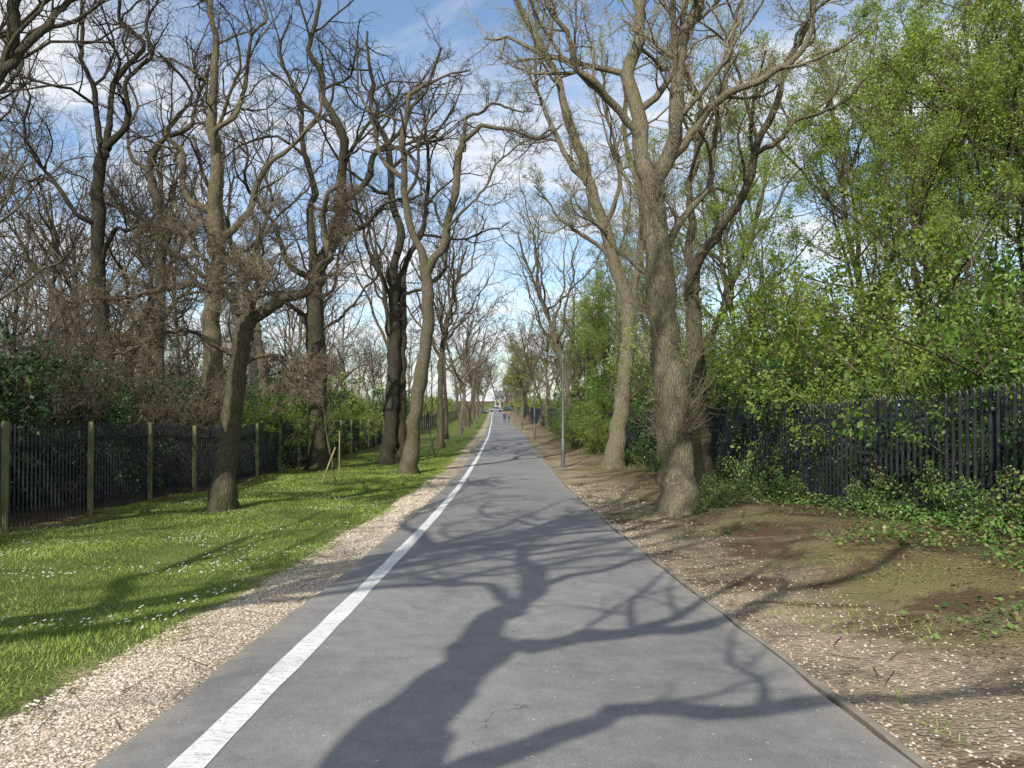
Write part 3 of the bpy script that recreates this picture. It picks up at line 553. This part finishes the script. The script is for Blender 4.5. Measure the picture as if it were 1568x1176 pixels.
# ---------------------------------------------------------------- street furniture
m_steel=plain('lamp_steel',(.09,.11,.11),(.15,.17,.17),.45,8,.4,.3)
m_glass=plain('lamp_glass',(.5,.52,.52),(.6,.62,.62),.25,5,.5)
def ring_profile(zr,s=14,x=0,y=0):
    P=np.array([[[x,y,z] for z,r in zr]],float); Rr=np.array([[r for z,r in zr]]); return tubes(P,Rr,s)
def lamp(X,Y,h=4.65):
    e=empty('street_lamp',(X,Y,float(H(X,Y))))
    V,F=ring_profile([(-.1,.085),(1.15,.085),(1.2,.055),(h-.25,.04),(h-.02,.04),(h,.001)],16)
    a=smooth_path([(0,0,h-.15),(-.12,0,h-.04),(-.3,0,h+.0)],8,rg,0); V2,F2=tubes(a[None],np.full((1,8),.024),8)
    o=build('column',[(V,F,0),(V2,F2,0)],[m_steel]); o.parent=e
    prof=[(-.27,.02),(-.32,.09),(-.45,.12),(-.62,.10),(-.7,.02)]
    P=np.array([[[x,0,h+.01] for x,_ in prof]]); V,F=tubes(P,np.array([[r for _,r in prof]]),12); V[:,2]=h+.01+(V[:,2]-h-.01)*.55
    o=build('lantern_shell',[(V,F,0)],[m_steel]); o.parent=e
    P=np.array([[[x*.98,0,h-.03] for x,_ in prof[1:-1]]]); V,F=tubes(P,np.array([[r*.8 for _,r in prof[1:-1]]]),12); V[:,2]=h-.035+(V[:,2]-h+.03)*.6
    o=build('lantern_bowl',[(V,F,0)],[m_glass]); o.parent=e
    V,F=box(-.03,.03,-.092,-.086,.35,.75); o=build('service_door',[(V,F,0)],[m_steel],False); o.parent=e
for Y in (32,61,91,124): lamp(float(cx(Y))+2.35,Y)
m_wood=plain('stake_wood',(.25,.22,.10),(.40,.34,.18),.8,6)
T_y=build('t',auto_tree(140,h=3.6,r=.028,nl=5,fork=.45,spread=.5,m=(4,3),ratio=(.4,.4),leaf=0,flare=1.1),[B_MID,TW_MID,LF_YOUNG],link=False)
for X,Y in ((-5.85,26),(-3.9,40)):
    e=empty('young_tree',(X,Y,float(H(X,Y)))); o=inst('sapling',T_y,(0,0,0)); o.parent=e
    P=np.array([[[-.45,-.1,-.1],[-.22,-.05,.55],[.0,0,1.15]]]); V,F=tubes(P,np.full((1,3),.028),8)
    P=np.array([[[.12,.05,-.1],[.12,.05,.9],[.12,.05,1.7]]]); V2,F2=tubes(P,np.full((1,3),.022),8)
    o=build('stake',[(V,F,0),(V2,F2,0)],[m_wood]); o.parent=e

# ---------------------------------------------------------------- buildings at the far end
m_brick=plain('brick',(.20,.12,.08),(.28,.17,.12),.9,2); m_tile=plain('roof_tiles',(.13,.09,.075),(.18,.125,.10),.9,2)
m_render=plain('white_render',(.42,.41,.38),(.50,.49,.46),.8,1); m_win=plain('window_glass',(.05,.06,.07),(.08,.10,.12),.1,1,.5); m_slate=plain('slate',(.12,.12,.13),(.2,.2,.21),.8,2)
m_stone=plain('stone',(.22,.21,.19),(.32,.30,.27),.9,1)
def house(name,X,Y,w,d,h,wall,roof,rh=3):
    e=empty(name,(X,Y,float(H(X,Y)))); 
    def pt(n,ps,mat): o=build(n,[(v,f,0) for v,f in ps],[mat],False); o.parent=e
    V=np.array([[-w/2,0,-.5],[w/2,0,-.5],[w/2,d,-.5],[-w/2,d,-.5],[-w/2,0,h],[w/2,0,h],[w/2,d,h],[-w/2,d,h],[-w/2,d/2,h+rh],[w/2,d/2,h+rh]],float)
    pt('walls',[(V,np.array([[0,1,5,4],[1,2,6,5],[2,3,7,6],[3,0,4,7]])),(V,np.array([[4,7,8],[5,9,6]]))],wall)
    ov=.4; a=h+rh+.12; b=h-.25
    RV=np.array([[-w/2-ov,-ov,b],[w/2+ov,-ov,b],[w/2+ov,d/2,a],[-w/2-ov,d/2,a],[w/2+ov,d+ov,b],[-w/2-ov,d+ov,b]],float)
    RV2=RV+np.array([0,0,.15]); pt('roof',[(RV2,np.array([[0,1,2,3],[3,2,4,5]])),(RV,np.array([[0,3,2,1],[3,5,4,2]])),(np.vstack([RV,RV2]),np.array([[0,1,7,6],[1,2,8,7],[2,4,10,8],[4,5,11,10],[5,3,9,11],[3,0,6,9]]))],roof)
    ws=[];fr=[]; nw=max(2,int(w//2.6))
    for fl in range(2):
        for i in range(nw):
            cxx=-w/2+w*(i+.5)/nw; z0=.9+fl*2.7
            if fl==0 and i==1: ws.append(box(cxx-.5,cxx+.5,-.06,-.02,0,2.1)); continue
            fr.append(box(cxx-.75,cxx+.75,-.05,-.002,z0-.08,z0+1.4)); ws.append(box(cxx-.65,cxx-.05,-.09,-.052,z0,z0+1.3)); ws.append(box(cxx+.05,cxx+.65,-.09,-.052,z0,z0+1.3))
    pt('window_frames',fr,m_render); pt('windows_and_door',ws,m_win); pt('chimney',[box(w*.28,w*.28+.9,d/2-.4,d/2+.4,h+rh*.6,h+rh+1.3)],m_brick)
house('white_house',-5.4,350,4.4,8,5.2,m_render,m_slate,2.0); house('brick_house',2.0,352,9,8,5.2,m_brick,m_tile,2.6)
e=empty('church_spire',(-53,152,float(H(-53,152))))
o=build('tower',[(*box(-3,3,-3,3,-1,15),0),(*box(-3.2,3.2,-3.2,3.2,15,15.6),0)],[m_stone],False); o.parent=e
o=build('belfry_openings',[(*box(-.7,.7,-3.06,-3.01,10.5,13.5),0)],[m_win],False); o.parent=e
V,F=ring_profile([(15.6,2.9),(30,.5),(33.5,.02)],8); o=build('spire',[(V,F,0)],[m_slate],False); o.parent=e
def car(X,Y,rz,col):
    e=empty('parked_car',(X,Y,float(H(X,Y)))); e.rotation_euler=(0,0,rz)
    mp=plain('car_paint',col,tuple(c*1.1 for c in col),.25,1,.5)
    def loft(secs,mat,n):
        k=len(secs[0]); V=np.array(secs).reshape(-1,3); i=np.arange(len(secs)-1)[:,None]*k; q=np.arange(k)[None]; q2=(q+1)%k
        F=np.stack([i+q,i+q2,i+k+q2,i+k+q],-1).reshape(-1,4); ps=[(V,F,0),(V,np.array([list(range(k))[::-1]]),0),(V,np.array([[len(V)-k+j for j in range(k)]]),0)]
        o=build(n,ps,[mat],False); o.parent=e
    def sec(y,w,z0,z1): return [(-w*.92,y,z0),(w*.92,y,z0),(w,y,(z0+z1)/2),(w*.93,y,z1-.03),(w*.8,y,z1),(-w*.8,y,z1),(-w*.93,y,z1-.03),(-w,y,(z0+z1)/2)]
    loft([sec(-2.1,.72,.35,.62),sec(-2.0,.83,.25,.72),sec(-1.0,.88,.22,.9),sec(0,.88,.2,.93),sec(1.3,.88,.22,.95),sec(2.0,.84,.25,.9),sec(2.1,.75,.35,.8)],mp,'body')
    loft([sec(-1.15,.66,.88,.92),sec(-.45,.7,.88,1.38),sec(.2,.7,.88,1.45),sec(1.1,.69,.88,1.42),sec(1.75,.64,.88,.98)],m_win,'windows')
    loft([sec(-.5,.58,1.36,1.42),sec(.2,.6,1.42,1.49),sec(1.15,.58,1.38,1.46)],mp,'roof')
    tyre=plain('tyre',(.015,.015,.015),(.03,.03,.03),.8)
    for i,(x,y) in enumerate(((-.8,-1.3),(.8,-1.3),(-.8,1.3),(.8,1.3))):
        P=np.array([[[x-.1,y,.31],[x-.09,y,.31],[x+.09,y,.31],[x+.1,y,.31]]],float); V,F=tubes(P,np.array([[.001,.31,.31,.001]]),16); o=build('wheel_%d'%(i+1),[(V,F,0)],[tyre],False); o.parent=e
    for i,x in enumerate((-.62,.62)):
        o=build('light_%d'%(i+1),[(*box(x-.14,x+.14,-2.1,-2.04,.58,.7),0)],[m_render],False); o.parent=e
car(-8.2,205,1.4,(.03,.05,.10)); car(-4.6,230,1.3,(.25,.26,.28)); car(-13.5,120,1.2,(.7,.7,.7)); car(-1.0,232,1.5,(.03,.03,.04))
def person(X,Y,face,top,legs,stride):
    me=bpy.data.meshes.new('pedestrian')
    v=[(0,0,.95,.13,.1),(0,0,1.15,.13,.1),(0,.0,1.38,.17,.11),(0,0,1.49,.06,.06),(0,0,1.56,.065,.07),(0,0,1.66,.085,.1),(0,0,1.73,.06,.07),
       (.1,0,.9,.085,.085),(.11,stride*.5,.5,.06,.06),(.11,stride*.35,.08,.042,.045),(.12,stride*.35+.16,.03,.035,.03),
       (-.1,0,.9,.085,.085),(-.11,-stride*.3,.5,.06,.06),(-.11,-stride*.9,.12,.042,.045),(-.12,-stride*.9+.15,.04,.035,.03),
       (.19,0,1.42,.055,.055),(.25,-stride*.25,1.14,.042,.042),(.25,-stride*.1+.05,.9,.032,.03),(.25,-stride*.1+.1,.82,.03,.02),
       (-.19,0,1.42,.055,.055),(-.25,stride*.25,1.14,.042,.042),(-.25,stride*.4+.05,.92,.032,.03),(-.25,stride*.4+.1,.84,.03,.02)]
    ed=[(0,1),(1,2),(2,3),(3,4),(4,5),(5,6),(0,7),(7,8),(8,9),(9,10),(0,11),(11,12),(12,13),(13,14),(2,15),(15,16),(16,17),(17,18),(2,19),(19,20),(20,21),(21,22)]
    me.from_pydata([a[:3] for a in v],ed,[]); o=bpy.data.objects.new('pedestrian',me); scene.collection.objects.link(o)
    md=o.modifiers.new('skin','SKIN'); 
    for i,a in enumerate(v): me.skin_vertices[0].data[i].radius=(a[3],a[4])
    me.skin_vertices[0].data[0].use_root=True
    sb=o.modifiers.new('sub','SUBSURF'); sb.levels=2; sb.render_levels=2
    m,nt=new_mat('clothes'); tc=N(nt,'ShaderNodeTexCoord'); sx=N(nt,'ShaderNodeSeparateXYZ'); L(nt,tc.outputs['Object'],sx.inputs[0])
    r=ramp(nt,[(0,(.03,.025,.02)),(.06,legs),(.55,top),(.86,(.45,.28,.2)),(.955,(.05,.03,.02))],'CONSTANT'); L(nt,math_n(nt,'DIVIDE',sx.outputs[2],1.75),r.inputs[0]); out(nt,pbsdf(nt,r.outputs[0],.8))
    me.materials.append(m); o.location=(X,Y,float(g(Y))+.0); o.rotation_euler=(0,0,face)
person(-1.15,122,0,(.04,.05,.12),(.03,.03,.04),.32); person(-.5,124,0,(.20,.12,.11),(.05,.06,.1),.26)

# ---------------------------------------------------------------- world, sun, camera
w=bpy.data.worlds.new('World'); scene.world=w; w.use_nodes=True; nt=w.node_tree; nt.nodes.clear()
sky=N(nt,'ShaderNodeTexSky'); sky.sky_type='NISHITA'; sky.sun_disc=False; sky.sun_elevation=SUN_EL; sky.sun_rotation=math.pi+SUN_AZ; sky.air_density=1.0; sky.dust_density=.8; sky.ozone_density=1.4
tc=N(nt,'ShaderNodeTexCoord'); sx=N(nt,'ShaderNodeSeparateXYZ'); L(nt,tc.outputs['Generated'],sx.inputs[0])
zz=math_n(nt,'ADD',math_n(nt,'MAXIMUM',sx.outputs[2],.0),.18)
cb=N(nt,'ShaderNodeCombineXYZ'); L(nt,math_n(nt,'DIVIDE',sx.outputs[0],zz),cb.inputs[0]); L(nt,math_n(nt,'DIVIDE',sx.outputs[1],zz),cb.inputs[1])
mp=N(nt,'ShaderNodeMapping'); mp.inputs['Location'].default_value=(3.1,1.3,0); mp.inputs['Rotation'].default_value=(0,0,.5); mp.inputs['Scale'].default_value=(1,1.5,1); L(nt,cb.outputs[0],mp.inputs[0])
c1=noise(nt,mp.outputs[0],1.2,6,.64,.5)
cr=ramp(nt,[(.40,(.04,.04,.04)),(.50,(.38,.38,.38)),(.60,(.95,.95,.95))]); L(nt,c1,cr.inputs[0])
tint=mixc(nt,'MULTIPLY',1.0,sky.outputs[0],(1.32,1.42,1.5))
mx=mixc(nt,'MIX',cr.outputs[0],tint.outputs[2],(7.7,7.9,8.2))
bg=N(nt,'ShaderNodeBackground'); bg.inputs[1].default_value=.12; L(nt,mx.outputs[2],bg.inputs[0]); wo=N(nt,'ShaderNodeOutputWorld'); L(nt,bg.outputs[0],wo.inputs[0])
S=Vector((-math.sin(SUN_AZ)*math.cos(SUN_EL),-math.cos(SUN_AZ)*math.cos(SUN_EL),math.sin(SUN_EL)))
sl=bpy.data.lights.new('sun','SUN'); sl.energy=5.0; sl.angle=R(.45); sl.color=(1,.95,.86); so=bpy.data.objects.new('sun',sl); scene.collection.objects.link(so); so.rotation_euler=S.to_track_quat('Z','Y').to_euler()
cam=bpy.data.cameras.new('camera'); co=bpy.data.objects.new('camera',cam); scene.collection.objects.link(co); scene.camera=co
cam.sensor_width=36; cam.lens=27.55; cam.clip_end=3000; cam.clip_start=.05; co.location=(0,0,0); co.rotation_euler=(R(91.05),0,0)
scene.view_settings.view_transform='Standard'; scene.view_settings.look='None'; scene.view_settings.exposure=0
